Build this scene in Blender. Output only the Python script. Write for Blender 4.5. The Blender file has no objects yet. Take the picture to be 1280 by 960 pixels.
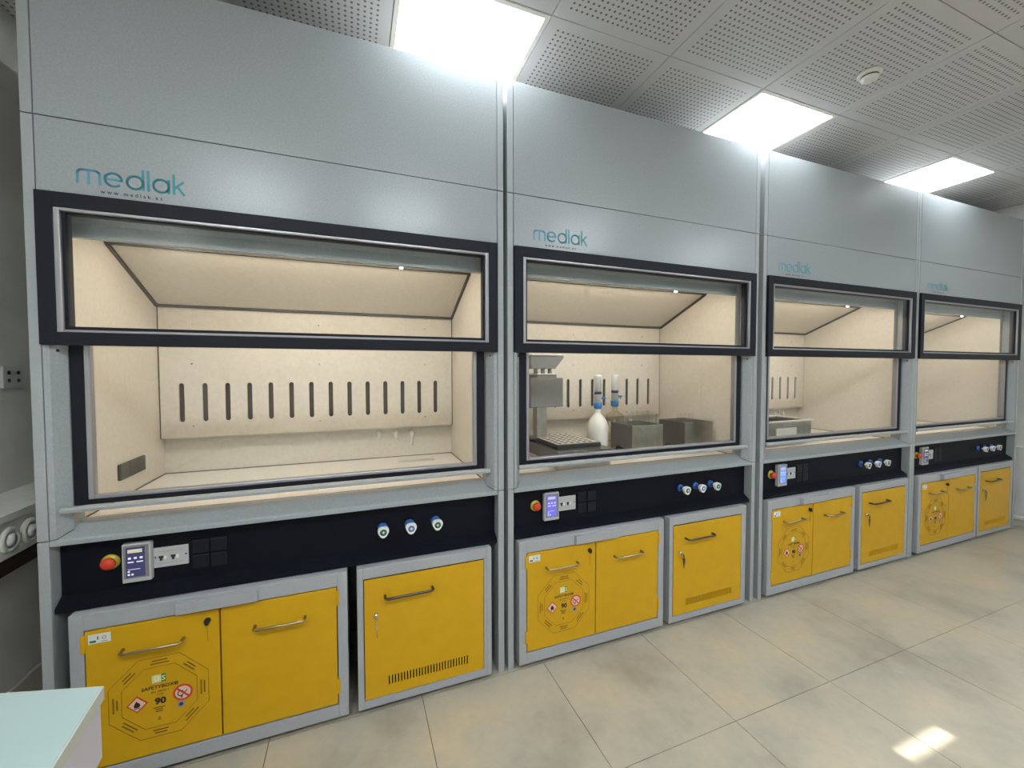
import bpy, bmesh, math, random
from mathutils import Vector, Matrix
random.seed(7)
SC = bpy.context.scene
COL = SC.collection

# ------------------------------------------------------------------ camera
cam_d = bpy.data.cameras.new('camera')
cam = bpy.data.objects.new('camera', cam_d); COL.objects.link(cam)
cam_d.sensor_fit = 'HORIZONTAL'; cam_d.sensor_width = 36.0
cam_d.lens = 36.0 * 511.236 / 1280.0
cam_d.clip_start = 0.02; cam_d.clip_end = 60
YAW, PIT, ROL = 0.3687, -0.0325, -0.0017
_F = Vector((math.sin(YAW)*math.cos(PIT), math.cos(YAW)*math.cos(PIT), math.sin(PIT)))
_R0 = Vector((math.cos(YAW), -math.sin(YAW), 0)); _U0 = _R0.cross(_F)
_R = _R0*math.cos(ROL) + _U0*math.sin(ROL); _U = -_R0*math.sin(ROL) + _U0*math.cos(ROL)
_m = Matrix((( _R.x, _U.x, -_F.x), (_R.y, _U.y, -_F.y), (_R.z, _U.z, -_F.z))).to_4x4()
_m.translation = Vector((0.9497, -1.7446, 1.3976))
cam.matrix_world = _m
SC.camera = cam

# ------------------------------------------------------------------ world, sun, exposure
W = bpy.data.worlds.new('sky'); SC.world = W; W.use_nodes = True
W.node_tree.nodes['Background'].inputs[0].default_value = (0.62, 0.75, 1.0, 1)
W.node_tree.nodes['Background'].inputs[1].default_value = 1.0
sun_d = bpy.data.lights.new('sun', 'SUN'); sun_d.energy = 14.0; sun_d.angle = 0.009; sun_d.color = (1, .95, .86)
sun = bpy.data.objects.new('sun', sun_d); COL.objects.link(sun)
sun.location = (4, -6, 4)
sun.rotation_euler = Vector((-.4, 2.61, -1.9)).to_track_quat('-Z', 'Y').to_euler()
SC.view_settings.view_transform = 'Standard'; SC.view_settings.look = 'None'
SC.view_settings.exposure = 0.5; SC.view_settings.gamma = 1.0
SC.view_settings.use_curve_mapping = False
SC.cycles.transparent_max_bounces = 24
LIGHT_PANEL = 22.0      # ceiling panels
LIGHT_HOOD = 17.0       # warm lamp strip in each hood

# ------------------------------------------------------------------ materials
MATS = {}
def mat(name, col, rough=.5, metal=0.0, noise=0.0, nscale=60, bump=0.0, emit=None, estr=0.0, spec=.5, ior=None):
    if name in MATS: return MATS[name]
    m = bpy.data.materials.new(name); m.use_nodes = True
    nt = m.node_tree; b = nt.nodes['Principled BSDF']
    b.inputs['Base Color'].default_value = (*col, 1); b.inputs['Roughness'].default_value = rough
    b.inputs['Metallic'].default_value = metal; b.inputs['Specular IOR Level'].default_value = spec
    if noise or bump:
        tc = nt.nodes.new('ShaderNodeTexCoord'); n = nt.nodes.new('ShaderNodeTexNoise')
        n.inputs['Scale'].default_value = nscale; n.inputs['Detail'].default_value = 4
        nt.links.new(tc.outputs['Object'], n.inputs['Vector'])
        if noise:
            r = nt.nodes.new('ShaderNodeValToRGB')
            r.color_ramp.elements[0].position = .3; r.color_ramp.elements[1].position = .7
            r.color_ramp.elements[0].color = (*[max(0, c*(1-noise)) for c in col], 1)
            r.color_ramp.elements[1].color = (*[min(1, c*(1+noise)) for c in col], 1)
            nt.links.new(n.outputs['Fac'], r.inputs['Fac']); nt.links.new(r.outputs['Color'], b.inputs['Base Color'])
        if bump:
            bp = nt.nodes.new('ShaderNodeBump'); bp.inputs['Strength'].default_value = bump; bp.inputs['Distance'].default_value = .002
            nt.links.new(n.outputs['Fac'], bp.inputs['Height']); nt.links.new(bp.outputs['Normal'], b.inputs['Normal'])
    if emit:
        b.inputs['Emission Color'].default_value = (*emit, 1); b.inputs['Emission Strength'].default_value = estr
    MATS[name] = m
    return m

grey = mat('grey_laminate', (.325, .347, .357), .27, noise=.07, nscale=140)
greyedge = mat('grey_edge', (.34, .36, .364), .34, noise=.04, nscale=90)
steelgrey = mat('grey_powder_coat', (.36, .37, .385), .38, noise=.03, nscale=80)
black = mat('black_frame', (.0085, .0095, .015), .5, spec=.22)
panelblack = mat('black_panel', (.004, .005, .010), .55, noise=.1, nscale=40, spec=.15)
bead = mat('aluminium_bead', (.36, .35, .37), .33, metal=.6)
cream = mat('cream_liner', (.66, .60, .52), .45, noise=.05, nscale=55)
creamdeck = mat('cream_worktop', (.80, .755, .69), .38, noise=.05, nscale=50)
slotshade = mat('slot_shade_brown', (.085, .065, .05), .7)
darktop = mat('dark_top', (.06, .058, .052), .7)  # unseen hood tops darkened to cut light bounced onto the ceiling
sockplate = mat('wall_socket_plate', (.55, .54, .51), .5)
gasket = mat('red_brown_gasket', (.085, .022, .008), .7)
seal = mat('brown_seal', (.14, .11, .085), .6)
joint = mat('dark_joint', (.05, .04, .03), .6)
yellow = mat('yellow_paint', (.60, .335, .006), .42, noise=.03, nscale=18, spec=.35)
inkbrown = mat('brown_ink', (.20, .11, .01), .6)
inkdark = mat('dark_ink', (.02, .015, .012), .6)
red = mat('red_paint', (.62, .045, .02), .4)
labelyellow = mat('label_yellow', (.62, .40, .02), .35)
white = mat('white_plastic', (.78, .77, .74), .4)
paper = mat('white_sticker', (.70, .72, .66), .5)
green = mat('green_print', (.03, .25, .05), .5)
paleyellow = mat('pale_print', (.72, .68, .30), .5)
pink = mat('pink_print', (.75, .50, .42), .5)
greydisc = mat('grey_print', (.30, .28, .30), .4)
chrome = mat('chrome', (.62, .60, .56), .22, metal=1)
gunmetal = mat('dark_handle', (.10, .09, .08), .3, metal=.8)
handlesteel = mat('steel_handle', (.42, .34, .20), .28, metal=1)  # yellow reflected from the door is put into the metal colour
steel = mat('brushed_steel', (.42, .39, .34), .3, metal=1, noise=.12, nscale=25)
darksteel = mat('dark_steel', (.13, .12, .115), .4, metal=.7)
machgrey = mat('machine_grey', (.21, .205, .20), .5, noise=.05, nscale=30)
blue = mat('blue_plastic', (.02, .10, .42), .35)
spoutblue = mat('spout_blue', (.04, .22, .55), .35)
navy = mat('navy_band', (.03, .03, .10), .5)
teal = mat('teal_insert', (.01, .16, .14), .4)
greenins = mat('green_insert', (.01, .12, .06), .4)
blueins = mat('blue_insert', (.10, .18, .45), .4)
estopyellow = mat('estop_yellow', (.50, .40, .03), .4)
socketgrey = mat('socket_grey', (.065, .055, .045), .5)
plate = mat('light_plate', (.45, .46, .46), .42)
rubber = mat('black_rubber', (.012, .012, .012), .6)
wallm = mat('white_wall', (.62, .62, .60), .7, noise=.04, nscale=6, bump=.15)
wallleft = mat('grey_wall_paint', (.74, .71, .65), .7, noise=.10, nscale=4, bump=.2)
whitepaint = mat('white_paint', (.74, .72, .66), .45, noise=.10, nscale=12)
skirt = mat('skirting_beige', (.60, .56, .48), .5)
recess_brown = mat('brown_recess', (.06, .04, .03), .7)
brown = mat('brown_wood', (.06, .035, .02), .6, noise=.3, nscale=12)
desktop = mat('pale_green_top', (.36, .46, .445), .4, noise=.02, nscale=6)
deskedge = mat('desk_edge', (.44, .47, .42), .45)
deskapron = mat('desk_apron', (.50, .48, .53), .5)
tileback = mat('tile_joint', (.045, .038, .03), .9)
ceilback = mat('ceiling_grid', (.45, .45, .45), .6)
lampwhite = mat('panel_emitter', (.9, .9, .9), .5, emit=(.87, .95, 1.0), estr=LIGHT_PANEL)
hoodlamp = mat('hood_lamp_emitter', (.9, .85, .7), .5, emit=(1.0, .86, .70), estr=LIGHT_HOOD)
spark = mat('lamp_end_emitter', (1, 1, 1), .5, emit=(1, .97, .9), estr=8)
scr_on = mat('screen_violet', (.02, .02, .05), .3, emit=(.13, .13, .62), estr=.9)
scr_blue = mat('screen_blue', (.02, .02, .05), .3, emit=(.14, .28, .75), estr=.9)
scr_dim = mat('screen_dim', (.02, .02, .05), .25, emit=(.03, .03, .09), estr=.8)
scr_txt = mat('screen_text', (.1, .1, .1), .3, emit=(.75, .75, .85), estr=.7)
scr_yel = mat('screen_text_yellow', (.1, .1, .1), .3, emit=(.65, .62, .38), estr=.6)

def glass_mat(name, tint=(1, 1, 1), base=.025, rough=.0):
    m = bpy.data.materials.new(name); m.use_nodes = True; nt = m.node_tree
    nt.nodes.clear(); o = nt.nodes.new('ShaderNodeOutputMaterial'); mx = nt.nodes.new('ShaderNodeMixShader')
    t = nt.nodes.new('ShaderNodeBsdfTransparent'); t.inputs[0].default_value = (*tint, 1)
    g = nt.nodes.new('ShaderNodeBsdfGlossy'); g.inputs['Roughness'].default_value = rough
    ge = nt.nodes.new('ShaderNodeNewGeometry'); dt = nt.nodes.new('ShaderNodeVectorMath'); dt.operation = 'DOT_PRODUCT'
    nt.links.new(ge.outputs['Incoming'], dt.inputs[0]); nt.links.new(ge.outputs['Normal'], dt.inputs[1])
    def M(op, x, y=0.0):                       # Schlick reflectance, the same from both sides of the pane
        k = nt.nodes.new('ShaderNodeMath'); k.operation = op
        for i, v in enumerate((x, y)):
            if isinstance(v, (int, float)): k.inputs[i].default_value = v
            else: nt.links.new(v, k.inputs[i])
        return k.outputs[0]
    f = M('ADD', M('MULTIPLY', M('POWER', M('SUBTRACT', 1.0, M('ABSOLUTE', dt.outputs['Value'])), 5.0), 1-base), base)
    nt.links.new(f, mx.inputs[0]); nt.links.new(t.outputs[0], mx.inputs[1]); nt.links.new(g.outputs[0], mx.inputs[2])
    nt.links.new(mx.outputs[0], o.inputs[0]); MATS[name] = m; return m
pane_glass = glass_mat('sash_glass', (.97, .985, .98))
lab_glass = glass_mat('lab_glass', (.96, .96, .94), base=.07, rough=.05)
amber_glass = glass_mat('bottle_glass', (.86, .84, .78), rough=.05)
milky = mat('milky_bottle', (.80, .76, .70), .25)

def logo_mat():
    m = bpy.data.materials.new('logo_print'); m.use_nodes = True; nt = m.node_tree; b = nt.nodes['Principled BSDF']
    tc = nt.nodes.new('ShaderNodeTexCoord'); s = nt.nodes.new('ShaderNodeSeparateXYZ')
    mr = nt.nodes.new('ShaderNodeMapRange'); mr.inputs[1].default_value = .13; mr.inputs[2].default_value = .42
    r = nt.nodes.new('ShaderNodeValToRGB')
    r.color_ramp.elements[0].color = (.10, .30, .42, 1); r.color_ramp.elements[1].color = (.03, .26, .27, 1)
    nt.links.new(tc.outputs['Object'], s.inputs[0]); nt.links.new(s.outputs[0], mr.inputs[0])
    nt.links.new(mr.outputs[0], r.inputs[0]); nt.links.new(r.outputs[0], b.inputs['Base Color'])
    b.inputs['Roughness'].default_value = .4; return m
logoprint = logo_mat()

def floor_mat():
    m = bpy.data.materials.new('floor_tile_stone'); m.use_nodes = True; nt = m.node_tree; b = nt.nodes['Principled BSDF']
    g = nt.nodes.new('ShaderNodeNewGeometry')
    n = nt.nodes.new('ShaderNodeTexNoise'); n.inputs['Scale'].default_value = 2.2; n.inputs['Detail'].default_value = 6; n.inputs['Roughness'].default_value = .6
    n2 = nt.nodes.new('ShaderNodeTexNoise'); n2.inputs['Scale'].default_value = 28; n2.inputs['Detail'].default_value = 5
    nt.links.new(g.outputs['Position'], n.inputs['Vector']); nt.links.new(g.outputs['Position'], n2.inputs['Vector'])
    r = nt.nodes.new('ShaderNodeValToRGB'); e = r.color_ramp.elements
    e[0].position = .32; e[0].color = (.32, .285, .225, 1); e[1].position = .68; e[1].color = (.51, .43, .305, 1)
    k = e.new(.5); k.color = (.43, .39, .31, 1)
    mx = nt.nodes.new('ShaderNodeMix'); mx.data_type = 'RGBA'; mx.blend_type = 'MULTIPLY'; mx.inputs['Factor'].default_value = .35
    r2 = nt.nodes.new('ShaderNodeValToRGB'); r2.color_ramp.elements[0].color = (.6, .6, .6, 1); r2.color_ramp.elements[1].color = (1.1, 1.1, 1.1, 1)
    nt.links.new(n.outputs['Fac'], r.inputs[0]); nt.links.new(n2.outputs['Fac'], r2.inputs[0])
    nt.links.new(r.outputs[0], mx.inputs['A']); nt.links.new(r2.outputs[0], mx.inputs['B'])
    nt.links.new(mx.outputs['Result'], b.inputs['Base Color'])
    rr = nt.nodes.new('ShaderNodeMapRange'); rr.inputs[3].default_value = .22; rr.inputs[4].default_value = .42
    nt.links.new(n.outputs['Fac'], rr.inputs[0]); nt.links.new(rr.outputs[0], b.inputs['Roughness'])
    return m
floorstone = floor_mat()

def perforated_mat():
    m = bpy.data.materials.new('perforated_tile'); m.use_nodes = True; nt = m.node_tree; b = nt.nodes['Principled BSDF']
    tc = nt.nodes.new('ShaderNodeTexCoord'); s = nt.nodes.new('ShaderNodeSeparateXYZ'); nt.links.new(tc.outputs['Object'], s.inputs[0])
    def M(op, a, b_=None, c=None):
        x = nt.nodes.new('ShaderNodeMath'); x.operation = op
        for i, v in enumerate((a, b_, c)):
            if v is None: continue
            if isinstance(v, (int, float)): x.inputs[i].default_value = v
            else: nt.links.new(v, x.inputs[i])
        return x.outputs[0]
    sp = .025
    def cell(c):
        f = M('FRACT', M('ADD', M('DIVIDE', c, sp), 100.5)); d = M('SUBTRACT', f, .5); return M('MULTIPLY', d, d)
    dist = M('SQRT', M('ADD', cell(s.outputs[0]), cell(s.outputs[1])))
    hole = M('LESS_THAN', dist, .215)
    inm = M('LESS_THAN', M('MAXIMUM', M('ABSOLUTE', s.outputs[0]), M('ABSOLUTE', s.outputs[1])), sp*10.5)
    f = M('MULTIPLY', hole, inm)
    mx = nt.nodes.new('ShaderNodeMix'); mx.data_type = 'RGBA'
    mx.inputs['A'].default_value = (.60, .585, .59, 1); mx.inputs['B'].default_value = (.16, .15, .15, 1)
    nt.links.new(f, mx.inputs['Factor']); nt.links.new(mx.outputs['Result'], b.inputs['Base Color'])
    b.inputs['Roughness'].default_value = .5
    return m
perf = perforated_mat()

# ------------------------------------------------------------------ mesh helpers
class MB:
    """collects shapes in one bmesh; every shape has a material slot"""
    def __init__(s, *mats): s.bm = bmesh.new(); s.mats = list(mats)
    def _slot(s, m):
        if m is None: return 0
        if m not in s.mats: s.mats.append(m)
        return s.mats.index(m)
    def poly(s, pts, faces, m=None, smooth=False):
        i = s._slot(m); vs = [s.bm.verts.new(p) for p in pts]; out = []
        for f in faces:
            try: fc = s.bm.faces.new([vs[k] for k in f])
            except ValueError: continue
            fc.material_index = i; fc.smooth = smooth; out.append(fc)
        return vs, out
    def box(s, a, b, m=None, bev=0.0):
        (x0, y0, z0), (x1, y1, z1) = a, b
        x0, x1 = sorted((x0, x1)); y0, y1 = sorted((y0, y1)); z0, z1 = sorted((z0, z1))
        P = [(x0,y0,z0),(x1,y0,z0),(x1,y1,z0),(x0,y1,z0),(x0,y0,z1),(x1,y0,z1),(x1,y1,z1),(x0,y1,z1)]
        vs, fs = s.poly(P, [(0,3,2,1),(4,5,6,7),(0,1,5,4),(1,2,6,5),(2,3,7,6),(3,0,4,7)], m)
        if bev:
            es = list({e for f in fs for e in f.edges})
            bmesh.ops.bevel(s.bm, geom=es, offset=bev, segments=2, affect='EDGES', profile=.5, clamp_overlap=True)
        return s
    def prism(s, prof, axis, lo, hi, m=None):
        """extrude closed 2D profile; axis 'x': profile (y,z); 'y': (x,z); 'z': (x,y)"""
        n = len(prof)
        def P(p, t): return {'x': (t, p[0], p[1]), 'y': (p[0], t, p[1]), 'z': (p[0], p[1], t)}[axis]
        pts = [P(p, lo) for p in prof] + [P(p, hi) for p in prof]
        fs = [tuple(range(n))[::-1], tuple(range(n, 2*n))] + [(i, (i+1) % n, n+(i+1) % n, n+i) for i in range(n)]
        s.poly(pts, fs, m); return s
    def tube(s, path, r, m=None, seg=10, cap=True):
        i = s._slot(m); rings = []; path = [Vector(p) for p in path]
        up = None
        for k, p in enumerate(path):
            t = (path[min(k+1, len(path)-1)] - path[max(k-1, 0)]).normalized()
            if up is None:
                up = Vector((0, 0, 1)) if abs(t.z) < .9 else Vector((1, 0, 0))
            a = t.cross(up).normalized(); b = a.cross(t).normalized(); up = b
            rr = r[k] if isinstance(r, (list, tuple)) else r
            rings.append([s.bm.verts.new(p + a*rr*math.cos(q) + b*rr*math.sin(q)) for q in [2*math.pi*j/seg for j in range(seg)]])
        for A, B in zip(rings, rings[1:]):
            for j in range(seg):
                f = s.bm.faces.new((A[j], A[(j+1) % seg], B[(j+1) % seg], B[j])); f.smooth = True; f.material_index = i
        if cap:
            for R in (rings[0][::-1], rings[-1]):
                f = s.bm.faces.new(R); f.material_index = i
        return s
    def lathe(s, prof, c, axis='z', m=None, seg=20):
        """prof: [(radius, height)] around axis through c"""
        i = s._slot(m); rings = []
        for r, h in prof:
            ring = []
            for j in range(seg):
                q = 2*math.pi*j/seg; u, v = r*math.cos(q), r*math.sin(q)
                p = {'z': (u, v, h), 'y': (u, h, v), 'x': (h, u, v)}[axis]
                ring.append(s.bm.verts.new((c[0]+p[0], c[1]+p[1], c[2]+p[2])))
            rings.append(ring)
        for A, B in zip(rings, rings[1:]):
            for j in range(seg):
                f = s.bm.faces.new((A[j], A[(j+1) % seg], B[(j+1) % seg], B[j])); f.smooth = True; f.material_index = i
        for R in (rings[0], rings[-1]):
            if (R[0].co - R[seg//2].co).length > 1e-4:
                f = s.bm.faces.new(R); f.material_index = i
        return s
    def flat(s, pts, y, m=None, th=.0006):
        """flat print on a plane facing -y: closed (x,z) outline with a hair of thickness"""
        return s.prism(pts, 'y', y-th, y, m)
    def ribbon(s, pts, w, y, m=None, closed=False, th=.0006):
        n = len(pts)
        for k in range(n if closed else n-1):
            a, b = Vector(pts[k]), Vector(pts[(k+1) % n]); d = (b-a)
            if d.length < 1e-7: continue
            d.normalize(); nn = Vector((-d.y, d.x))*w/2; e = d*w*.35
            q = [a-e+nn, a-e-nn, b+e-nn, b+e+nn]
            s.flat([tuple(v) for v in q], y, m, th)
        return s
    def text(s, body, x, z, h, y, m=None, align='CENTER', spacing=1.0, rot=0.0, bold=0.0):
        cu = bpy.data.curves.new('t', 'FONT'); cu.body = body; cu.size = h*1.35; cu.align_x = align
        cu.space_character = spacing; cu.offset = bold*h; cu.resolution_u = 2; cu.extrude = 0
        ob = bpy.data.objects.new('t', cu); me = bpy.data.meshes.new_from_object(ob)
        i = s._slot(m); ca, sa = math.cos(rot), math.sin(rot)
        vs = [s.bm.verts.new((x+v.co.x*ca-v.co.y*sa, y, z+v.co.x*sa+v.co.y*ca)) for v in me.vertices]
        for p in me.polygons:
            try: f = s.bm.faces.new([vs[k] for k in p.vertices]); f.material_index = i
            except ValueError: pass
        bpy.data.objects.remove(ob); bpy.data.curves.remove(cu); bpy.data.meshes.remove(me)
        return s
    def sheet(s, outer, holes, y0, y1, m=None, plane='xz'):
        """plate with holes; outlines in (x,z) extruded along y, or (x,y) extruded along z"""
        cu = bpy.data.curves.new('c', 'CURVE'); cu.dimensions = '2D'; cu.fill_mode = 'BOTH'; cu.extrude = abs(y1-y0)/2
        for o in [outer]+holes:
            sp = cu.splines.new('POLY'); sp.points.add(len(o)-1); sp.use_cyclic_u = True
            for k, p in enumerate(o): sp.points[k].co = (p[0], p[1], 0, 1)
        ob = bpy.data.objects.new('c', cu); me = bpy.data.meshes.new_from_object(ob); i = s._slot(m); c = (y0+y1)/2
        vs = [s.bm.verts.new((v.co.x, c-v.co.z, v.co.y) if plane == 'xz' else (v.co.x, v.co.y, c+v.co.z)) for v in me.vertices]
        for p in me.polygons:
            try: f = s.bm.faces.new([vs[k] for k in p.vertices]); f.material_index = i
            except ValueError: pass
        bpy.data.objects.remove(ob); bpy.data.curves.remove(cu); bpy.data.meshes.remove(me)
        return s
    def build(s, name, parent=None, loc=(0, 0, 0)):
        bmesh.ops.remove_doubles(s.bm, verts=s.bm.verts, dist=1e-6)
        bmesh.ops.recalc_face_normals(s.bm, faces=s.bm.faces)
        me = bpy.data.meshes.new(name); s.bm.to_mesh(me); s.bm.free()
        for m in s.mats: me.materials.append(m)
        o = bpy.data.objects.new(name, me); COL.objects.link(o); o.location = loc
        if parent is not None: o.parent = parent
        return o

def thing(name, label, cat, loc=(0, 0, 0), group=None, rotz=0):
    o = bpy.data.objects.new(name, None); COL.objects.link(o); o.location = loc; o.rotation_euler = (0, 0, rotz)
    o.empty_display_size = .1; tag(o, label, cat, group); return o
def tag(o, label, cat, group=None):
    o['label'] = label; o['category'] = cat
    if group: o['group'] = group
    return o
def struct(o): o['kind'] = 'structure'; return o
def copy_tree(o, parent=None):
    c = o.copy(); COL.objects.link(c)
    if parent is not None: c.parent = parent
    for ch in list(o.children): copy_tree(ch, c)
    return c
def arc(cx, cz, r, a0, a1, n=12):
    return [(cx+r*math.cos(math.radians(a0+(a1-a0)*k/n)), cz+r*math.sin(math.radians(a0+(a1-a0)*k/n))) for k in range(n+1)]
def rect(x0, z0, x1, z1): return [(x0, z0), (x1, z0), (x1, z1), (x0, z1)]
def slot(cx, z0, z1, w):
    r = w/2; return arc(cx, z1-r, r, 0, 180, 6) + arc(cx, z0+r, r, 180, 360, 6)
def ngon(cx, cz, ap, n=8):
    R = ap/math.cos(math.pi/n); return [(cx+R*math.cos(math.pi/n+2*math.pi*k/n), cz+R*math.sin(math.pi/n+2*math.pi*k/n)) for k in range(n)]

# ------------------------------------------------------------------ dimensions
HX = [0.0, 1.603, 3.225, 4.811]         # left edges of the four hoods
HW = 1.584
ZTOP, ZSEAM, ZFT, ZFB, ZLIP = 2.695, 2.199, 1.9645, 1.4815, .851
ZCEIL = 2.872
XL, XR, DEPTH, ZWORK = .052, 1.520, .806, .8776
RX0, RX1, RY0, RY1 = -.36, 6.52, -3.55, .98

# ------------------------------------------------------------------ structure: floor, ceiling, walls
fl = struct(MB(tileback).box((RX0-.1, RY0-.1, -.06), (RX1+.1, RY1+.1, -.004)).build('floor'))
TS, TX, TY = .573, 2.351, -.586
proto = None
i0, i1 = math.floor((RX0-TX)/TS), math.ceil((RX1-TX)/TS); j0, j1 = math.floor((RY0-TY)/TS), math.ceil((RY1-TY)/TS)
cache = {}
for i in range(i0, i1):
    for j in range(j0, j1):
        xa, xb = max(TX+i*TS, RX0), min(TX+(i+1)*TS, RX1); ya, yb = max(TY+j*TS, RY0), min(TY+(j+1)*TS, RY1)
        if xb-xa < .02 or yb-ya < .02: continue
        k = (round(xb-xa, 3), round(yb-ya, 3)); cx, cy = (xa+xb)/2, (ya+yb)/2
        if k not in cache:
            hx, hy = (xb-xa)/2-.0014, (yb-ya)/2-.0014
            o = MB(floorstone).box((-hx, -hy, -.0039), (hx, hy, 0)).build('floor_tile', fl, (cx, cy, 0)); cache[k] = o.data
        else:
            o = bpy.data.objects.new('floor_tile', cache[k]); COL.objects.link(o); o.parent = fl; o.location = (cx, cy, 0)

CM = .6173; CX0, CY0 = 1.1195, -.1751
cl = struct(MB(ceilback).box((RX0-.1, RY0-.1, ZCEIL+.006), (RX1+.1, RY1+.1, ZCEIL+.05)).build('ceiling'))
light_cells = {(3*k, m): (k, m) for k in (0, 1, 2) for m in (0, -4)}
light_cells[(-2, -4)] = (-1, -4)  # unseen extra panel off the light spacing, added to brighten the left wall
cache = {}
i0, i1 = math.floor((RX0-CX0)/CM), math.ceil((RX1-CX0)/CM); j0, j1 = math.floor((RY0-CY0)/CM), math.ceil((RY1-CY0)/CM)
LIGHTS = []
for i in range(i0, i1):
    for j in range(j0, j1):
        if (i, j) in light_cells: LIGHTS.append((CX0+(i+.5)*CM, CY0+(j+.5)*CM, light_cells[(i, j)])); continue
        xa, xb = max(CX0+i*CM, RX0), min(CX0+(i+1)*CM, RX1); ya, yb = max(CY0+j*CM, RY0), min(CY0+(j+1)*CM, RY1)
        if xb-xa < .02 or yb-ya < .02: continue
        cx, cy = CX0+(i+.5)*CM, CY0+(j+.5)*CM
        k = (round(xa-cx, 3), round(xb-cx, 3), round(ya-cy, 3), round(yb-cy, 3))
        if k not in cache:
            o = MB(perf).box((xa-cx+.0016, ya-cy+.0016, 0), (xb-cx-.0016, yb-cy-.0016, .0058), bev=.0022).build('ceiling_tile', cl, (cx, cy, ZCEIL)); cache[k] = o.data
        else:
            o = bpy.data.objects.new('ceiling_tile', cache[k]); COL.objects.link(o); o.parent = cl; o.location = (cx, cy, ZCEIL)

struct(MB(wallleft).box((RX0-.12, RY0, 0), (RX0, RY1, ZCEIL+.05)).build('wall_left'))
struct(MB(wallm).box((RX1, RY0, 0), (RX1+.12, RY1, ZCEIL+.05)).build('wall_right'))
struct(MB(wallm).box((RX0-.12, RY1, 0), (RX1+.12, RY1+.12, ZCEIL+.05)).build('wall_back'))
# wall behind the camera, with an unseen slit added to let one strip of sun onto the floor
SX, SZ = 3.33, 1.92
wf = MB(wallm)
y0, y1 = RY0-.02, RY0
wf.box((RX0-.12, y0, 0), (RX1+.12, y1, SZ-.028)).box((RX0-.12, y0, SZ+.028), (RX1+.12, y1, ZCEIL+.05))
wf.box((RX0-.12, y0, SZ-.028), (SX-.14, y1, SZ+.028)).box((SX+.14, y0, SZ-.028), (RX1+.12, y1, SZ+.028))
struct(wf.build('wall_front'))
wn = MB(whitepaint)  # made-up frame around the sun slit
wn.box((SX-.26, y1, SZ-.08), (SX+.26, y1+.02, SZ-.03)).box((SX-.26, y1, SZ+.03), (SX+.26, y1+.02, SZ+.08))
wn.box((SX-.26, y1, SZ-.03), (SX-.14, y1+.02, SZ+.03)).box((SX+.14, y1, SZ-.03), (SX+.26, y1+.02, SZ+.03))
struct(wn.build('sun_slit_frame'))
struct(MB(skirt).box((RX0, RY0+.02, 0), (RX0+.015, RY1, .12), bev=.004).build('baseboard_left'))
struct(MB(whitepaint).box((RX1-.03, RY0, .055), (RX1, RY1, .085), bev=.005).box((RX1-.012, RY0, 0), (RX1, RY1, .055), skirt).build('baseboard_right'))
struct(MB(whitepaint).box((RX1-.015, RY0, .70), (RX1, RY1, .715), bev=.003).build('trim_1'))
# window sill ledge and installation trunking on the left wall
sl = MB(whitepaint)
sl.prism([(RX0, .915), (-.195, .893), (-.195, .868), (RX0, .868)], 'y', RY0+.3, .93)
struct(sl.build('trim_2'))
tr = thing('wall_trunking', 'white socket trunking below the ledge on the left wall', 'trunking', (0, 0, 0))
MB(whitepaint).prism([(RX0, .866), (-.205, .866), (-.20, .74), (-.22, .725), (RX0, .725)], 'y', RY0+.3, .93).build('duct', tr)
for yy in (.235, .335, .435, -.4, -.5):
    so = MB(whitepaint).lathe([(.001, .0), (.046, 0), (.046, .006), (.040, .012), (.030, .012), (.028, .004), (.0005, .004)], (-.203, yy, .80), 'x', seg=24).build('socket', tr)
    MB(white).lathe([(.0005, .0045), (.024, .0045), (.022, .014), (.0005, .016)], (-.203, yy, .80), 'x', seg=20).build('socket_cap', so)
MB(recess_brown).box((RX0, RY0+.3, .62), (-.30, .93, .724)).build('dark_recess', tr)  # dark of the recess below the duct, put into a brown box
ws = thing('wall_socket', 'small grey wall socket with dark holes left of the fume hoods', 'socket', (RX0, .55, 1.375))
MB(sockplate).box((0, -.055, -.045), (.012, .055, .045), bev=.003).build('face_plate', ws)
for dy in (-.025, .025):
    for dz in (-.014, .018): MB(rubber).lathe([(.0005, 0), (.008, 0), (.008, .002), (.0005, .002)], (.012, dy, dz), 'x', seg=12).build('socket_hole', ws)

# ------------------------------------------------------------------ ceiling lights and smoke detector
PLACE = {(0, 0): 'square ceiling light above the gap between the first two fume hoods',
         (1, 0): 'square ceiling light above the gap between second and third fume hoods',
         (2, 0): 'farthest square ceiling light, above the last gap between fume hoods',
         (-1, -4): 'added square light panel behind the viewer, brightening the left wall',
         (0, -4): 'square ceiling light behind the viewer, second from left of the rear row',
         (1, -4): 'square ceiling light behind the viewer, third from left of the rear row',
         (2, -4): 'square ceiling light behind the viewer, rightmost of the rear row'}
lproto = None
for (x, y, key) in LIGHTS:
    if lproto is None:
        o = thing('ceiling_light', PLACE[key], 'light', (x, y, ZCEIL), 'square ceiling lights')
        h = CM/2-.002; g = .2865
        f = MB(whitepaint)
        for a, b in (((-h, -h), (h, -g)), ((-h, g), (h, h)), ((-h, -g), (-g, g)), ((g, -g), (h, g))):
            f.box((a[0], a[1], -.003), (b[0], b[1], .0055))
        f.build('frame', o)
        MB(lampwhite).box((-g, -g, -.0005), (g, g, .0035)).build('diffuser', o)
        lproto = o
    else:
        o = copy_tree(lproto); o.location = (x, y, ZCEIL); o['label'] = PLACE[key]
sd = thing('smoke_detector', 'small round white smoke detector on the perforated ceiling', 'smoke detector', (3.357, -.446, ZCEIL))
MB(whitepaint).lathe([(.0005, 0), (.05, 0), (.05, -.012), (.044, -.018), (.0005, -.018)], (0, 0, 0), seg=28).build('base', sd)
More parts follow.
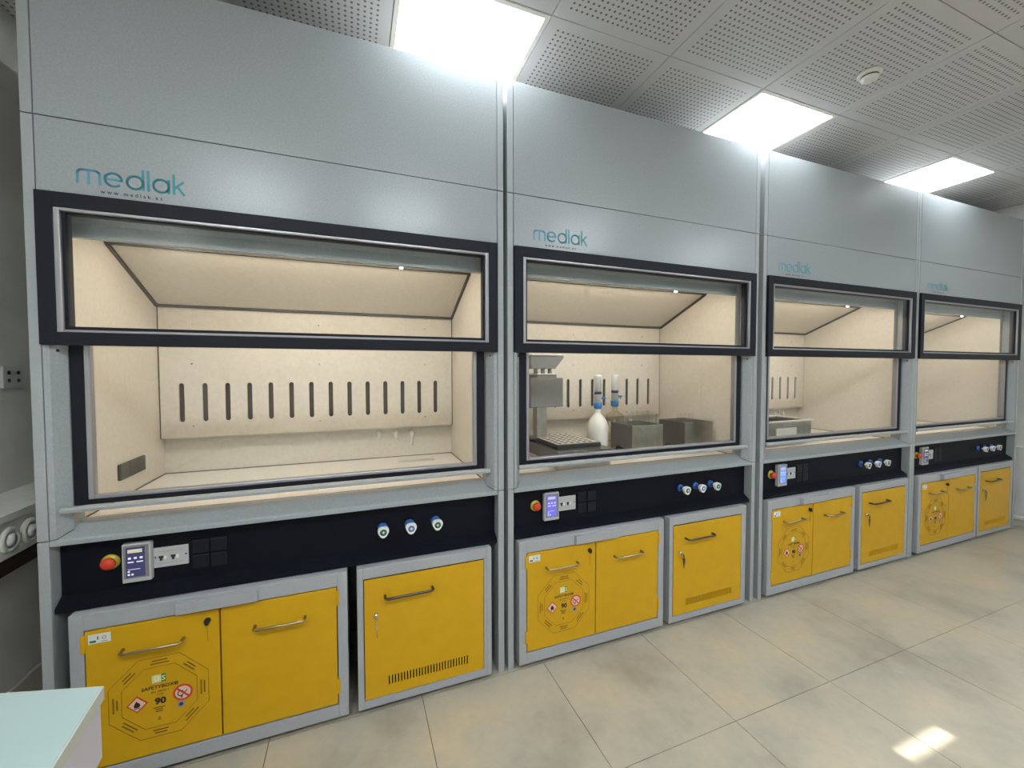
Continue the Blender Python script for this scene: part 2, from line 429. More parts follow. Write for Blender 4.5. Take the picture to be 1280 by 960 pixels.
MB(rubber).lathe([(.030, -.018), (.036, -.018), (.036, -.024), (.030, -.024)], (0, 0, 0), seg=28).build('vent_ring', sd)
MB(whitepaint).lathe([(.0005, -.024), (.036, -.024), (.034, -.034), (.02, -.040), (.0005, -.041)], (0, 0, 0), seg=28).build('cap', sd)

# ------------------------------------------------------------------ fume hood
E_ = .030
def frame_box(mb, x0, x1, z0, z1, wx, wb, wt, ya, yb, m=None, bev=.002):
    mb.box((x0, ya, z0), (x0+wx, yb, z1), m, bev); mb.box((x1-wx, ya, z0), (x1, yb, z1), m, bev)
    mb.box((x0+wx-.001, ya, z0), (x1-wx+.001, yb, z0+wb), m, bev); mb.box((x0+wx-.001, ya, z1-wt), (x1-wx+.001, yb, z1), m, bev)

def logo(mb, x0, z0, u, w, y, m):
    S = []
    S.append([(0, 0), (0, .7)] + arc(.3, .7, .3, 180, 90, 6) + arc(1.0, .7, .3, 90, 0, 6) + [(1.3, 0)])
    S.append([(.65, 1), (.65, 0)])
    a = 1.62; S.append(arc(a+.5, .5, .5, 0, 315, 24)); S.append([(a, .5), (a+1, .5)])
    a = 2.95; S.append(arc(a+.5, .5, .5, 0, 360, 26)); S.append([(a+1, 0), (a+1, 1.5)])
    a = 4.28; S.append([(a, 0), (a, 1.5)])
    a = 4.6; S.append(arc(a+.5, .5, .5, 0, 360, 26)); S.append([(a+1, 0), (a+1, 1)])
    a = 5.93; S.append([(a, 0), (a, 1.5)]); S.append([(a, .42), (a+.6, 1)]); S.append([(a+.22, .62), (a+.65, 0)])
    for p in S: mb.ribbon([(x0+q[0]*u, z0+q[1]*u) for q in p], w, y, m)
    return mb

def make_hood():
    h = thing('fume_hood', '', 'fume hood', (HX[0], 0, 0), 'row of grey fume hoods')
    # side panels (front edge strips split where the photo shows the joints)
    for xa, xb in ((0, E_-.0015), (HW-E_+.0015, HW)):
        for z0, z1 in ((0, ZLIP-.0015), (ZLIP+.0015, ZSEAM-.0015), (ZSEAM+.0015, ZTOP)):
            MB(greyedge).box((xa, 0, z0), (xb, .86, z1), bev=.0022).build('side_panel', h)
    MB(darktop).box((E_, .03, ZTOP-.02), (HW-E_, .86, ZTOP)).build('top_panel', h)
    MB(grey).box((E_, .845, .02), (HW-E_, .86, ZTOP-.02)).build('back_panel', h)
    MB(grey).box((E_+.001, 0, ZSEAM+.0015), (HW-E_-.001, .022, ZTOP), bev=.0015).build('upper_front_panel', h)
    lp = MB(grey).box((E_+.001, 0, ZFT), (HW-E_-.001, .022, ZSEAM-.0015), bev=.0015).build('lower_front_panel', h)
    lg = logo(MB(logoprint), .131, 2.0045, .0425, .0075, 0, logoprint).build('brand_lettering', lp); lg['label'] = 'blue to teal printed brand lettering'
    MB(inkdark).text('www.medlak.es', .269, 1.978, .0125, -.0008, inkdark, spacing=1.55, bold=.02).build('web_address', lp)
    MB(joint).box((E_, .023, ZSEAM-.02), (HW-E_, .027, ZSEAM+.02)).build('joint_backing', h)
    # fixed upper window
    uf = MB(black); frame_box(uf, E_+.001, HW-E_-.001, ZFB, ZFT-.001, .042, .042, .047, -.014, .012)
    uf = uf.build('window_frame', h)
    b = MB(bead); frame_box(b, .071, HW-.071, ZFB+.040, ZFT-.046, .017, .010, .012, -.010, .010, bev=.003); b.build('window_bead', uf)
    g = MB(black); frame_box(g, .087, HW-.087, ZFB+.049, ZFT-.057, .010, .012, .004, .001, .035, bev=.001); g.build('window_seal', uf)
    MB(pane_glass).box((.090, .006, ZFB+.052), (HW-.090, .010, ZFT-.058)).build('glass_pane', uf)
    # header (lintel) behind the upper window
    MB(grey).prism([(.095, 1.852), (.095, 1.90), (.075, 1.93), (.03, 1.945), (.03, 1.96), (.115, 1.96), (.115, 1.852)], 'x', XL+.001, XR-.001).build('header', h)
    # jambs beside the sliding sash
    for s in (0, 1):
        pr = [(E_+.001, .001), (.046, .004), (.072, .040), (.072, .10), (E_+.001, .10)]
        if s: pr = [(HW-x, y) for x, y in pr]
        j = MB(grey).prism(pr, 'z', ZLIP+.001, ZFB-.001)
        j = j.build('jamb', h)
        sx = .058 if not s else HW-.058
        MB(rubber).lathe([(.0005, 0), (.0045, 0), (.0045, .004), (.0005, .004)], (sx, .017, ZFB-.016), 'y', seg=10).build('screw_hole', j)
    # sliding sash
    sf = MB(black); frame_box(sf, .072, HW-.078, .948, 1.535, .040, .022, .030, .045, .075); sf = sf.build('sash_frame', h)
    b = MB(bead); frame_box(b, .110, HW-.116, .966, 1.52, .015, .013, .010, .041, .070, bev=.003); b.build('sash_bead', sf)
    MB(pane_glass).box((.122, .056, .976), (HW-.128, .060, 1.512)).build('glass_pane', sf)
    MB(greyedge).prism([(-.002, .938), (-.004, .948), (.0, .953), (.010, .955), (.044, .9475), (.044, .938), (.02, .934)], 'x', .058, HW-.066).build('sash_handle', h)
    # airfoil sill
    MB(grey).prism([(0, .833), (0, .847), (.004, .852), (.082, .892), (.10, .892), (.10, .86), (.06, .836)], 'x', E_+.001, HW-E_-.001).build('sill', h)
    for s in (0, 1):
        p = [(.031, -.0003, .853), (.046, .0035, .8545), (.072, .0385, .872)]
        if s: p = [(HW-x, y, z) for x, y, z in p]
        MB(joint).tube(p, .0011, joint, 6).build('mitre_joint', h)
    # chamber
    cup = [(x, y) for x, y in arc(1.20, .645, .017, 90, 270, 6) + arc(1.365, .645, .017, 270, 450, 6)]
    wt = MB(creamdeck).sheet(rect(XL, .1, XR, DEPTH), [cup], ZWORK-.025, ZWORK, plane='xy').build('worktop', h)
    cb = MB(cream).prism([(p[0], p[1]) for p in cup], 'z', ZWORK-.12, ZWORK-.06).build('cup_sink', wt); cb['label'] = 'narrow oval cup sink'
    ring = MB(cream).sheet([(x*1+(x-1.2825)*.06, y+(y-.645)*.3) for x, y in cup], [cup], ZWORK, ZWORK+.003, plane='xy').build('sink_rim', wt)
    MB(seal).box((XL, DEPTH-.004, ZWORK), (XR, DEPTH, ZWORK+.004)).build('worktop_seal', wt)
    for xa in (XL, XR-.004): MB(seal).box((xa, .12, ZWORK), (xa+.004, DEPTH-.0045, ZWORK+.004)).build('worktop_seal', wt)
    for s in (0, 1):
        xa, xb = (E_, XL) if not s else (XR, HW-E_)
        l = MB(cream).box((xa, .102, ZWORK-.03), (xb, DEPTH+.02, 1.955)).build('side_liner', h)
        if not s:
            for k in range(3):
                c = MB(socketgrey).box((XL, .362+k*.072, .953), (XL+.012, .430+k*.072, 1.019), bev=.003).build('socket_cover', l)
    MB(cream).box((XL, DEPTH, ZWORK-.03), (XR, DEPTH+.02, 1.955)).build('back_liner', h)
    bf = MB(cream).sheet(rect(XL+.006, 1.063, XR-.006, 1.717), [slot(.1444+.0976*k, 1.142, 1.338, .023) for k in range(14)], .756, .766).build('baffle', h)
    for xa in (XL, XR-.0055): MB(joint).box((xa, .760, 1.063), (xa+.0055, .772, 1.717)).build('baffle_gasket', bf)
    MB(slotshade).box((XL+.02, .776, 1.12), (XR-.02, .782, 1.37)).build('slot_shade_strip', bf)  # added dark strip paints the shade seen through the slots
    for x in (.19, .771, 1.350):
        for z in (1.648, 1.435, 1.12): MB(chrome).lathe([(.0005, -.003), (.004, -.002), (.0045, 0)], (x, .756, z), 'y', seg=8).build('screw', bf)
    sc_ = MB(cream).prism([(.752, 1.722), (.326, 1.9026), (.330, 1.912), (.760, 1.732)], 'x', XL+.012, XR-.012).build('sloped_panel', h)
    ed = MB(joint).prism([(.318, 1.894), (.336, 1.894), (.336, 1.914), (.318, 1.914)], 'x', XL, XR)
    ed.prism([(.742, 1.713), (.756, 1.713), (.756, 1.736), (.742, 1.733)], 'x', XL, XR)
    for xa, xb in ((XL, XL+.011), (XR-.011, XR)):
        ed.prism([(.744, 1.713), (.326, 1.891), (.326, 1.906), (.750, 1.726)], 'x', xa, xb)
    ed.build('panel_gasket', sc_)
    MB(cream).box((XL, .10, 1.957), (XR, DEPTH, 1.965)).build('chamber_roof', h)
    lm = MB(bead).box((.24, .135, 1.915), (1.34, .215, 1.956)).build('lamp_housing', h)
    MB(hoodlamp).prism([(.140, 1.9145), (.150, 1.893), (.200, 1.893), (.210, 1.9145)], 'x', .25, 1.33).build('lamp_tube', lm)
    MB(spark).box((1.152, .205, 1.867), (1.166, .215, 1.880)).box((1.157, .208, 1.880), (1.161, .212, 1.892), white).build('lamp_end', lm)
    for k, x in enumerate((1.083, 1.179, 1.270)):
        t = MB(white).lathe([(.0005, .756+.05), (.016, .806), (.016, .800), (.008, .796), (.008, .770), (.0005, .768)], (x, 0, 1.024), 'y', seg=14)
        if k == 2:
            t.tube([(x, .775, 1.026), (x, .762, 1.020), (x, .760, .99), (x, .760, .950)], [.012, .013, .008, .005])
        else: t.tube([(x, .775, 1.022), (x, .770, 1.015), (x, .770, .990)], [.008, .008, .006])
        t.build('tap', h)
    # control panel under the sill
    cp = MB(panelblack).prism([(.05, .836), (.05, .648), (.012, .622), (.012, .6065), (.10, .6065), (.10, .836)], 'x', E_+.0005, HW-E_-.0005).build('control_panel', h)
    es = MB(estopyellow).lathe([(.0005, .05), (.026, .05), (.026, .046), (.0005, .045)], (.160, 0, .742), 'y', estopyellow, 24)
    es.lathe([(.011, .046), (.011, .036), (.020, .034), (.020, .026), (.012, .019), (.0005, .018)], (.160, 0, .742), 'y', red, 24)
    es.build('emergency_stop', cp)
    dp = MB(plate).box((.190, .026, .667), (.271, .05, .803), plate, .004)
    dp.box((.196, .0245, .683), (.265, .0262, .797), machgrey)
    dp.box((.203, .0235, .688), (.255, .0246, .791), scr_dim)
    dp.box((.208, .0230, .772), (.248, .0235, .784), scr_yel)
    for q in range(3): dp.box((.209+q*.016, .0230, .750), (.217+q*.016, .0235, .757), scr_txt)
    dp.box((.208, .0230, .738), (.224, .0235, .742), scr_txt).box((.232, .0230, .738), (.250, .0235, .742), scr_txt)
    dp.box((.208, .0230, .714), (.242, .0235, .7155), scr_txt)
    dp.box((.207, .0230, .705), (.213, .0235, .710), scr_txt).box((.207, .0230, .694), (.213, .0235, .700), scr_txt).box((.217, .0230, .694), (.223, .0235, .700), scr_txt)
    for v in dp.bm.verts: v.co.x += .008
    dp.build('display', cp)
    so = MB(plate).box((.279, .044, .700), (.381, .05, .771), plate, .0015)
    for x in (.301, .336):
        so.box((x-.007, .0432, .733), (x+.007, .044, .741), inkdark).box((x-.004, .0432, .724), (x+.004, .044, .733), inkdark)
        so.box((x+.009, .0425, .728), (x+.016, .044, .740), white)
    so.box((.290, .0434, .756), (.366, .044, .7575), greydisc).box((.290, .0434, .713), (.366, .044, .7145), greydisc)
    for x in (.285, .374): so.lathe([(.0005, .043), (.0028, .043), (.0028, .044)], (x, 0, .738), 'y', inkdark, 8)
    so.build('switch_plate', cp)
    for a in (0, 1):
        for b_ in (0, 1):
            MB(black).box((.392+a*.056, .042, .675+b_*.056), (.444+a*.056, .05, .727+b_*.056), bev=.004).build('socket_cover', cp)
    for x, ins in ((1.054, greenins), (1.166, blueins), (1.277, greenins)):
        k = MB(blue).lathe([(.0005, .05), (.020, .05), (.020, .041), (.013, .038), (.0005, .038)], (x, 0, .736), 'y', blue, 20)
        k.lathe([(.009, .040), (.009, .004)], (x, 0, .736), 'y', chrome, 14)
        tri = []
        for j in range(30):
            q = 2*math.pi*j/30; r = .0215*(1+.10*math.cos(3*(q-math.pi/2)+math.pi)); tri.append((x+r*math.cos(q), .736+r*math.sin(q)))
        k.prism(tri, 'y', -.012, .006, white)
        k.lathe([(.0005, -.0135), (.0135, -.0135), (.0135, -.012)], (x, 0, .736), 'y', ins, 18)
        k.box((x-.006, -.0142, .7345), (x+.006, -.0135, .7375), white).box((x-.0015, -.0142, .730), (x+.0015, -.0135, .742), white)
        k.build('valve_knob', cp)
    return h

HOODLAB = ['empty grey fume hood nearest the viewer, leftmost of the row',
           'grey fume hood holding dispenser bottles and steel racks, second from left',
           'grey fume hood with a steel tub inside, third from left',
           'farthest and rightmost grey fume hood, next to the right wall']
hood0 = make_hood()
hoods = [hood0] + [copy_tree(hood0) for _ in range(3)]
for k, h in enumerate(hoods):
    h.location = (HX[k], 0, 0); h['label'] = HOODLAB[k]
def swap_screen(h, m):
    cp = [c for c in h.children if c.name.startswith('control_panel')][0]
    d = [c for c in cp.children if c.name.startswith('display')][0]
    me = d.data.copy(); d.data = me
    for i, s in enumerate(me.materials):
        if s == scr_dim: me.materials[i] = m
swap_screen(hoods[1], scr_on); swap_screen(hoods[2], scr_blue); swap_screen(hoods[3], scr_dim)

# ------------------------------------------------------------------ under-bench cabinets
ZB, ZT, YF = .021, .604, -.02
def shell(mb, x0, x1, bx, bb, bt, m, depth=.50):
    mb.box((x0, .012, ZB), (x1, YF+depth, ZT), m)
    frame_box(mb, x0, x1, ZB, ZT, bx, bb, bt, YF, .0125, m, bev=.0025)
def handle(xa, xb, z, m, parent, r=.005, so=.032):
    y = YF
    p = [(xa, y, z), (xa, y-so+.008, z), (xa+.008, y-so, z), (xb-.008, y-so, z), (xb, y-so+.008, z), (xb, y, z)]
    return MB(m).tube(p, r, m, 8).build('handle', parent)
def warning(parent, cx, cz):
    y = YF-.0005; mb = MB(inkbrown)
    mb.ribbon(ngon(cx, cz, .139), .0014, y, inkbrown, True); mb.ribbon(ngon(cx, cz, .105), .0012, y, inkbrown, True)
    for k in range(8):                                     # worn small print around the rim: unreadable lines
        a = math.pi/2 + k*math.pi/4; d = .122; px, pz = cx+d*math.cos(a), cz+d*math.sin(a)
        t = (-math.sin(a), math.cos(a)); n = (math.cos(a), math.sin(a)); nl = 2
        for l in range(nl):
            o = (l-.5)*.010; L = .026 - .005*((k+l) % 3)
            segs = 7
            for s_ in range(segs):
                u0 = -L + 2*L*s_/segs; u1 = u0 + 2*L/segs*.72
                mb.ribbon([(px+t[0]*u0+n[0]*o, pz+t[1]*u0+n[1]*o), (px+t[0]*u1+n[0]*o, pz+t[1]*u1+n[1]*o)], .0042, y, inkbrown)
    mb.flat(rect(cx-.022, cz+.050, cx+.004, cz+.077), y, paleyellow); mb.flat(rect(cx+.004, cz+.050, cx+.017, cz+.077), y, green)
    mb.text('S', cx+.0105, cz+.055, .018, y-.001, paleyellow, bold=.03)
    mb.text('U', cx-.009, cz+.055, .018, y-.001, white, bold=.03)
    mb.text('SAFETYBOX®', cx, cz+.029, .0125, y-.0006, inkdark, bold=.025)
    mb.text('EN 14470-1', cx, cz+.015, .0075, y-.0006, inkdark, bold=.01)
    mb.text('TYPE', cx, cz+.004, .0065, y-.0006, inkdark)
    mb.text('90', cx, cz-.026, .023, y-.0006, inkdark, bold=.06)
    # flame diamond
    fx, fz = cx-.064, cz-.012
    mb.flat([(fx, fz+.029), (fx-.029, fz), (fx, fz-.029), (fx+.029, fz)], y, red); mb.flat([(fx, fz+.024), (fx-.024, fz), (fx, fz-.024), (fx+.024, fz)], y-.0004, pink)
    mb.flat([(fx-.007, fz-.010), (fx-.009, fz-.002), (fx-.005, fz+.006), (fx-.001, fz+.013), (fx+.002, fz+.006), (fx+.006, fz+.005), (fx+.009, fz-.003), (fx+.006, fz-.010)], y-.0008, inkdark)
    mb.flat(rect(fx-.008, fz-.014, fx+.008, fz-.012), y-.0008, inkdark)
    # no naked flame sign
    nx, nz = cx+.064, cz-.004
    mb.flat(arc(nx, nz, .0285, 0, 345, 22), y, red); mb.flat(arc(nx, nz, .0225, 0, 345, 22), y-.0004, pink)
    mb.ribbon(arc(nx-.006, nz-.002, .009, 40, 300, 8), .003, y-.0006, inkdark); mb.ribbon([(nx-.004, nz-.010), (nx+.012, nz+.006)], .003, y-.0006, inkdark)
    mb.ribbon([(nx-.004, nz-.012), (nx-.004, nz-.017)], .004, y-.0006, inkdark)
    mb.ribbon([(nx-.016, nz+.016), (nx+.016, nz-.016)], .0055, y-.0008, red)
    mb.flat(arc(cx+.058, cz-.045, .0115, 0, 340, 18), y, greydisc); mb.flat(arc(cx+.058, cz-.045, .006, 0, 340, 14), y-.0004, navy)
    for z_, L in ((-.038, .030), (-.045, .018), (-.052, .018), (-.074, .004), (-.080, .006)):
        mb.ribbon([(cx-L*.5-.004, cz+z_), (cx+L*.5-.004, cz+z_)], .0036, y, inkbrown)
    o = mb.build('warning_label', parent); o['label'] = 'octagonal warning print with flame diamond and no-flame sign'; return o

def make_flammables():
    c = thing('safety_cabinet', '', 'cabinet', (HX[0], 0, 0), 'two-door yellow safety cabinets')
    x0, x1 = .077, .914
    b = MB(steelgrey); shell(b, x0, x1, .037, .051, .055, steelgrey); b.build('body', c)
    MB(gasket).box((x0+.03, -.004, ZB+.04), (x1-.03, .0115, ZT-.04)).build('door_gasket', c)
    d1 = MB(yellow).box((x0+.0405, YF, .0785), (.4862, -.006, .5455), bev=.0015).build('door', c); d1['label'] = 'left yellow door with warning print'
    d2 = MB(yellow).box((.4910, YF, .0785), (x1-.0405, -.006, .5455), bev=.0015).build('door', c)
    handle(.215, .381, .464, handlesteel, d1); handle(.597, .763, .456, handlesteel, d2)
    warning(d1, .311, .276)
    st = MB(paper).flat(rect(.126, .502, .184, .533), YF-.0003, paper, .0005)
    st.flat(arc(.167, .519, .006, 0, 340, 12), YF-.0008, greydisc, .0004).flat(arc(.167, .519, .0035, 0, 340, 10), YF-.0012, paper, .0004)
    st.flat(rect(.149, .514, .152, .525), YF-.0008, inkdark, .0004).flat(rect(.130, .506, .146, .513), YF-.0008, teal, .0004).flat(rect(.160, .506, .176, .508), YF-.0008, greydisc, .0004)
    st.build('sticker', d1)
    lk = MB(rubber).lathe([(.0005, -.034), (.009, -.033), (.010, -.028), (.010, -.02)], (.452, 0, .511), 'y', rubber, 14)
    lk.prism([(.447, .500), (.457, .500), (.456, .520), (.448, .520)], 'y', -.036, -.024, rubber)
    lk.tube([(.452, -.030, .500), (.452, -.026, .470), (.453, -.024, .435)], .0008, inkbrown, 5); lk.build('lock', d1)
    for d, xh in ((d1, x0+.030), (d2, x1-.041)):
        for z in (.475, .120):
            MB(yellow).box((xh, YF-.004, z), (xh+.011, -.008, z+.058), bev=.001).build('hinge', d)
    MB(steelgrey).box((.366, -.043, .558), (.610, YF-.0005, .597), bev=.0015).build('closer_cover', c)
    for x in (x0+.06, x1-.06):
        for y in (.03, .42): MB(rubber).lathe([(.0005, 0), (.02, 0), (.02, ZB), (.0005, ZB)], (x, y, 0), seg=12).build('foot', c)
    return c
def make_acid():
    c = thing('ventilated_cabinet', '', 'cabinet', (HX[0], 0, 0), 'single-door yellow ventilated cabinets')
    x0, x1 = .949, 1.516
    b = MB(steelgrey); shell(b, x0, x1, .024, .034, .046, steelgrey); b.build('body', c)
    MB(rubber).box((x0+.02, -.004, ZB+.03), (x1-.02, .0115, ZT-.04)).build('door_gasket', c)  # black sheet painted in for the dark behind the vent slots
    d = MB(yellow).sheet(rect(x0+.0275, .0585, x1-.0385, .5535), [rect(1.070+.01228*k-.0028, .100, 1.070+.01228*k+.0028, .138) for k in range(28)], YF, YF+.004, yellow).build('door', c)
    MB(steelgrey).box((x1-.036, YF, ZB+.034), (x1-.024, .0, ZT-.046)).build('jamb_strip', c)
    handle(1.057, 1.250, .477, gunmetal, d, .0055)
    lk = MB(chrome).lathe([(.0005, -.030), (.009, -.030), (.010, -.026), (.010, -.02)], (1.021, 0, .402), 'y', chrome, 14)
    lk.box((1.0195, -.040, .397), (1.0225, -.030, .407), chrome); lk.build('lock', d)
    return c, d
FL = ['two-door yellow safety cabinet under the leftmost fume hood', 'two-door yellow safety cabinet under the second fume hood from left',
      'two-door yellow safety cabinet under the third fume hood from left', 'two-door yellow safety cabinet under the farthest fume hood']
AC = ['one-door yellow vented cabinet with straight hanging key, under the leftmost fume hood', 'one-door yellow vented cabinet under the second fume hood from left',
      'one-door yellow vented cabinet under the third fume hood from left', 'one-door yellow vented cabinet under the farthest fume hood, by right wall']
f0 = make_flammables(); a0, ad0 = make_acid()
flam = [f0]+[copy_tree(f0) for _ in range(3)]; acid = [a0]+[copy_tree(a0) for _ in range(3)]
FOFF = [0, -.030, -.028, -.026]; AOFF = [0, -.026, -.012, -.04]
for k in range(4):
    flam[k].location = (HX[k]+FOFF[k], 0, 0); flam[k]['label'] = FL[k]
    acid[k].location = (HX[k]+AOFF[k], 0, 0); acid[k]['label'] = AC[k]
    d = [c for c in acid[k].children if c.name.startswith('door') and not c.name.startswith('door_g')][0]
    kb = MB(chrome)
    if k == 0:
        kb.box((1.0200, -.036, .362), (1.0222, -.034, .398), chrome).tube([(1.021, -.035, .368), (1.023, -.030, .34), (1.0245, -.026, .312)], .002, chrome, 6)
    else:
        kb.tube([(1.018, -.036, .405), (1.032, -.037, .395), (1.036, -.035, .38)], .0035, gunmetal, 6)
        kb.prism([(1.028, .378), (1.046, .372), (1.043, .352), (1.036, .318), (1.031, .352)], 'y', -.036, -.033, gunmetal)
    kb.build('key', d)

# ------------------------------------------------------------------ contents of the second hood
H2 = HX[1]
dg = thing('digestion_block', 'grey digestion unit with raised head and perforated heating block in second hood', 'lab equipment', (H2, 0, ZWORK))
z = lambda v: v - ZWORK
MB(creamdeck).box((.335, .14, .002), (.655, .60, .028), bev=.003).build('base_board', dg)
MB(darksteel).box((.325, .13, .029), (.66, .62, .098), bev=.004).build('housing', dg)
MB(steel).box((.42, .122, .045), (.675, .1295, .099), bev=.001).build('front_plate', dg)
MB(rubber).box((.352, .19, .0985), (.625, .57, .1215), bev=.003).build('heater_block', dg)
holes = [rect(.374+.0385*a, .217+.046*b_, .374+.0385*a+.0275, .217+.046*b_+.035) for a in range(6) for b_ in range(7)]
MB(cream).sheet(rect(.362, .205, .612, .548), holes, .1218, .1232, plane='xy').build('grid_plate', dg)
cxm = .395
MB(steel).box((cxm-.034, .47, .09), (cxm+.034, .53, z(1.20)), bev=.003).build('lift_column', dg)
MB(machgrey).box((cxm-.105, .40, z(1.184)), (cxm+.105, .52, z(1.355)), bev=.004).build('lift_head', dg)
MB(machgrey).box((cxm-.068, .40, z(1.3552)), (cxm+.062, .52, z(1.375)), bev=.002).build('head_cap', dg)
MB(white).box((cxm-.072, .395, z(1.376)), (cxm+.05, .52, z(1.381)), bev=.001).build('drip_plate', dg)
for k in range(3):
    MB(steel).tube([(cxm-.055+k*.046, .44, z(1.381)), (cxm-.055+k*.046, .44, z(1.416))], .013, steel, 10).build('manifold_tube', dg)
MB(machgrey).prism([(cxm-.095, z(1.408)), (cxm+.05, z(1.408)), (cxm+.104, z(1.472)), (cxm+.104, z(1.486)), (cxm-.105, z(1.486)), (cxm-.105, z(1.43))], 'y', .395, .535).build('fume_manifold', dg)
MB(white).box((cxm-.10, .39, z(1.4865)), (cxm+.09, .54, z(1.491)), bev=.001).build('manifold_lid', dg)
MB(darksteel).tube([(cxm+.104, .45, z(1.275)), (cxm+.122, .45, z(1.29)), (cxm+.124, .45, z(1.325)), (cxm+.115, .45, z(1.34))], .005, darksteel, 8).build('hook', dg)
MB(steel).box((cxm-.08, .455, .116), (cxm+.045, .545, .125)).build('column_foot', dg)

def dispenser(o, x0, zc, yaw=0):
    """bottle-top dispenser on a neck whose collar starts at height zc"""
    c = MB(blue).lathe([(.018, zc-.004), (.0255, zc), (.0265, zc+.034), (.022, zc+.038)], (0, 0, 0), 'z', spoutblue, 20).build('collar', o)
    MB(white).lathe([(.0225, zc+.038), (.0225, zc+.19), (.0235, zc+.195), (.0235, zc+.205), (.019, zc+.209), (.0005, zc+.209)], (0, 0, 0), 'z', white, 20).build('barrel', o)
    MB(navy).lathe([(.0226, zc+.088), (.0231, zc+.088), (.0231, zc+.104), (.0226, zc+.104)], (0, 0, 0), 'z', navy, 20).build('band', o)
    ca, sa = math.cos(yaw), math.sin(yaw)
    P = lambda r, h: (ca*r, sa*r, zc+h)
    MB(spoutblue).tube([P(.016, .062), P(.032, .064), P(.050, .064)], [.008, .008, .007], spoutblue, 10).tube([P(.042, .064), P(.042, .045)], .003, spoutblue, 6).build('valve', o)
    MB(lab_glass).tube([P(.050, .064), P(.070, .064), P(.082, .055), P(.084, .030)], .003, lab_glass, 8).build('spout', o)
b1 = thing('dispenser_bottle', 'milky round bottle with white dispenser, left of the steel rack', 'bottle', (H2+.772, .45, ZWORK), 'bottles with dispensers')
MB(milky).lathe([(.0005, .001), (.060, .001), (.065, .006), (.066, .16), (.063, .185), (.052, .212), (.034, .236), (.020, .250), (.0175, .262), (.0175, .282), (.0005, .282)], (0, 0, 0), 'z', milky, 28).build('body', b1)
dispenser(b1, 0, .284, -.25)
b2 = thing('dispenser_bottle', 'clear glass bottle with white dispenser, behind the steel rack', 'bottle', (H2+.965, .545, ZWORK), 'bottles with dispensers')
MB(amber_glass).lathe([(.0005, .001), (.054, .001), (.058, .006), (.058, .215), (.052, .232), (.030, .246), (.018, .254), (.0175, .282), (.0005, .282)], (0, 0, 0), 'z', amber_glass, 28).build('body', b2)
MB(cream).lathe([(.0005, .006), (.055, .006), (.055, .10), (.0005, .10)], (0, 0, 0), 'z', amber_glass, 24).build('liquid', b2)
dispenser(b2, 0, .284, -.15)

def rack(label, x0, x1, y0, y1, zt):
    r = thing('tube_rack', label, 'rack', (H2, 0, ZWORK), 'steel tube racks')
    t = .003; h = zt-ZWORK; ym = (y0+y1)/2
    MB(steel).box((x0, y0, .004), (x1, y0+t, h), bev=.0006).build('front_panel', r)
    MB(steel).box((x0, y1-t, .004), (x1, y1, h), bev=.0006).build('rear_panel', r)
    for xa in (x0, x1-t):
        w = MB(darksteel if xa == x0 else steel)  # left panel's shade put in as a darker steel colour
        w.sheet([(y0+t, .004), (y1-t, .004), (y1-t, h), (y0+t, h)], [rect(ym-.07, .028, ym+.05, .045)], 0, t)
        o = w.build('side_panel', r); 
        for v in o.data.vertices: v.co = Vector((xa+v.co.y, v.co.x, v.co.z))
        o.data.flip_normals()
    MB(darksteel).box((x0+t, y0+t, .001), (x1-t, y1-t, .006)).build('bottom', r)
    hs = []; pos = []
    nx, ny = 6, 3
    for a in range(nx):
        for b_ in range(ny):
            px = x0+.024+(x1-x0-.048)*a/(nx-1); py = y0+.05+(y1-y0-.1)*b_/(ny-1); hs.append(arc(px, py, .0155, 0, 330, 11)); pos.append((px, py))
    MB(steel).sheet(rect(x0+t, y0+t, x1-t, y1-t), hs, h-.034, h-.032, plane='xy').build('tube_plate', r)
    return pos
p1 = rack('steel tube rack in front of the two dispenser bottles', .883, 1.109, .25, .472, 1.068)
p2 = rack('right-hand steel tube rack beside the chamber wall of the second hood', 1.254, 1.478, .22, .455, 1.072)
tube_mesh = None
ORD = ['leftmost', 'second from left', 'third from left', 'fourth from left', 'fifth from left', 'rightmost']
def tubes(pos, zb, where, group):
    global tube_mesh
    for (x, y), (col_, row) in pos:
        if tube_mesh is None:
            o = MB(lab_glass).lathe([(.0005, 0), (.008, .003), (.0125, .012), (.0125, .216), (.0165, .228), (.0165, .232)], (0, 0, 0), 'z', lab_glass, 14).build('digestion_tube')
            tube_mesh = o.data
        else:
            o = bpy.data.objects.new('digestion_tube', tube_mesh); COL.objects.link(o)
        o.location = (H2+x, y, zb); tag(o, 'glass tube %s, %s row, %s' % (ORD[col_], ('front', 'middle', 'rear')[row], where), 'tube', group)
tubes([(p, (k//3, k % 3)) for k, p in enumerate(p1) if k % 3 in (0, 1)], ZWORK+.0065+.025, 'rack before the bottles', 'tubes in the rack before the bottles')
tubes([(p2[k], (k//3, k % 3)) for k in (4, 7, 10, 13)], ZWORK+.0065, 'right-hand steel rack', 'tubes in the right-hand rack')
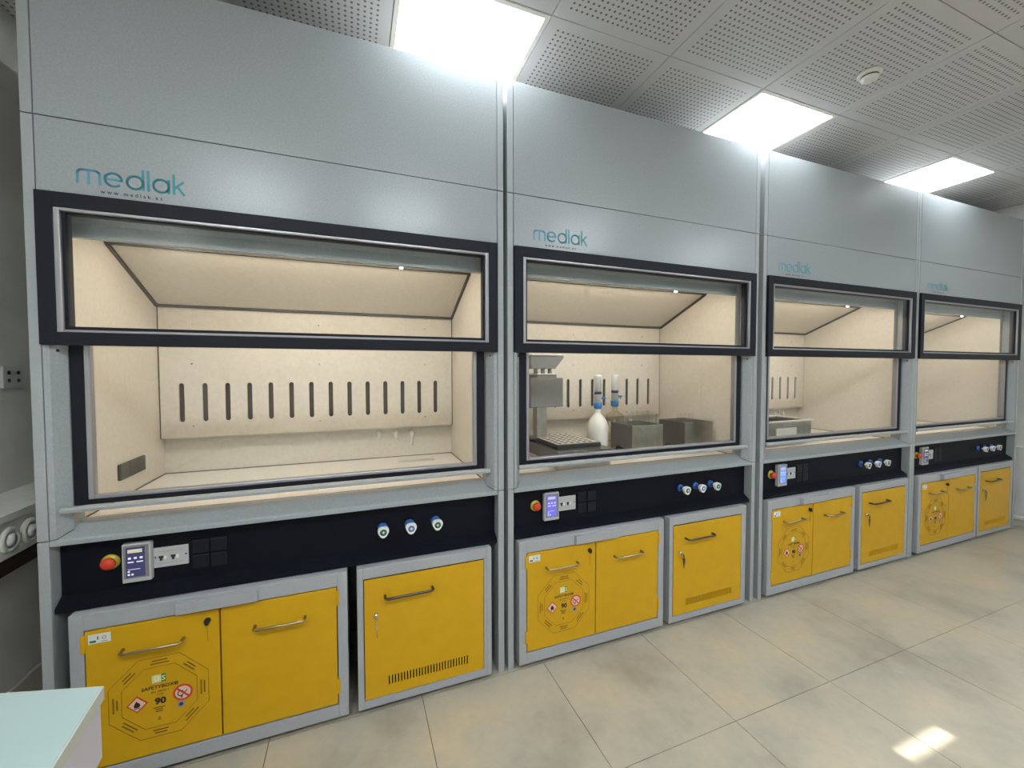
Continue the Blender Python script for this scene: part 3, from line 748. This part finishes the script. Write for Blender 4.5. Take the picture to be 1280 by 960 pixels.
# ------------------------------------------------------------------ tub in the third hood
tb = thing('water_bath', 'steel water bath tub with cream rim at the left in the third hood', 'tub', (HX[2], 0, ZWORK+.001))
x0, x1, y0, y1, hh = .28, .765, .20, .47, .160
t = MB(steel)
t.box((x0, y0, .02), (x1, y0+.006, hh)).box((x0, y1-.006, .02), (x1, y1, hh)).box((x0, y0+.006, .02), (x0+.006, y1-.006, hh)).box((x1-.006, y0+.006, .02), (x1, y1-.006, hh)).box((x0, y0, .014), (x1, y1, .02))
t.build('body', tb)
rm = MB(cream).sheet(rect(x0-.012, y0-.012, x1+.012, y1+.012), [rect(x0+.012, y0+.012, x1-.012, y1-.012)], hh+.0005, hh+.010, plane='xy').build('rim', tb)
for x in (x0+.04, x1-.04):
    for y in (y0+.04, y1-.04): MB(rubber).lathe([(.0005, 0), (.014, 0), (.014, .0138), (.0005, .0138)], (x, y, 0), seg=12).build('foot', tb)
MB(cream).box((x0+.12, y0-.012, .05), (x0+.32, y0-.0005, .12), bev=.002).build('control_box', tb)

# ------------------------------------------------------------------ table corner in the foreground
A = Vector((.498, -.756)); B = A+Vector((-.963, .27))*.67; C_ = A+Vector((.11, -.994))*.75; D_ = B+Vector((.11, -.994))*.75
td = thing('table', 'white table corner with pale green top in the left foreground', 'table', (0, 0, 0))
ZTB = .80
MB(deskedge).prism([tuple(A), tuple(B), tuple(D_), tuple(C_)], 'z', ZTB-.026, ZTB-.001).build('tabletop', td)
cen = (A+B+C_+D_)/4
ins = [cen+(p-cen)*(1-.010) for p in (A, B, D_, C_)]
o = MB(desktop).prism([tuple(p) for p in ins], 'z', ZTB-.0009, ZTB).build('top_sheet', td); o['label'] = 'pale green laminate sheet'
apr = [cen+(p-cen)*.985 for p in (A, B, D_, C_)]
n = MB(deskapron)
for p, q in zip(apr, apr[1:]+apr[:1]):
    d = (q-p).normalized(); nn = Vector((-d.y, d.x))*.016
    if nn.dot(cen-p) < 0: nn = -nn
    n.prism([tuple(p), tuple(q), tuple(q+nn), tuple(p+nn)], 'z', ZTB-.135, ZTB-.0265)
n.build('apron', td)
for p in apr:
    c = cen+(p-cen)*.78
    MB(brown).box((c.x-.022, c.y-.022, 0), (c.x+.022, c.y+.022, ZTB-.0268)).build('leg', td)
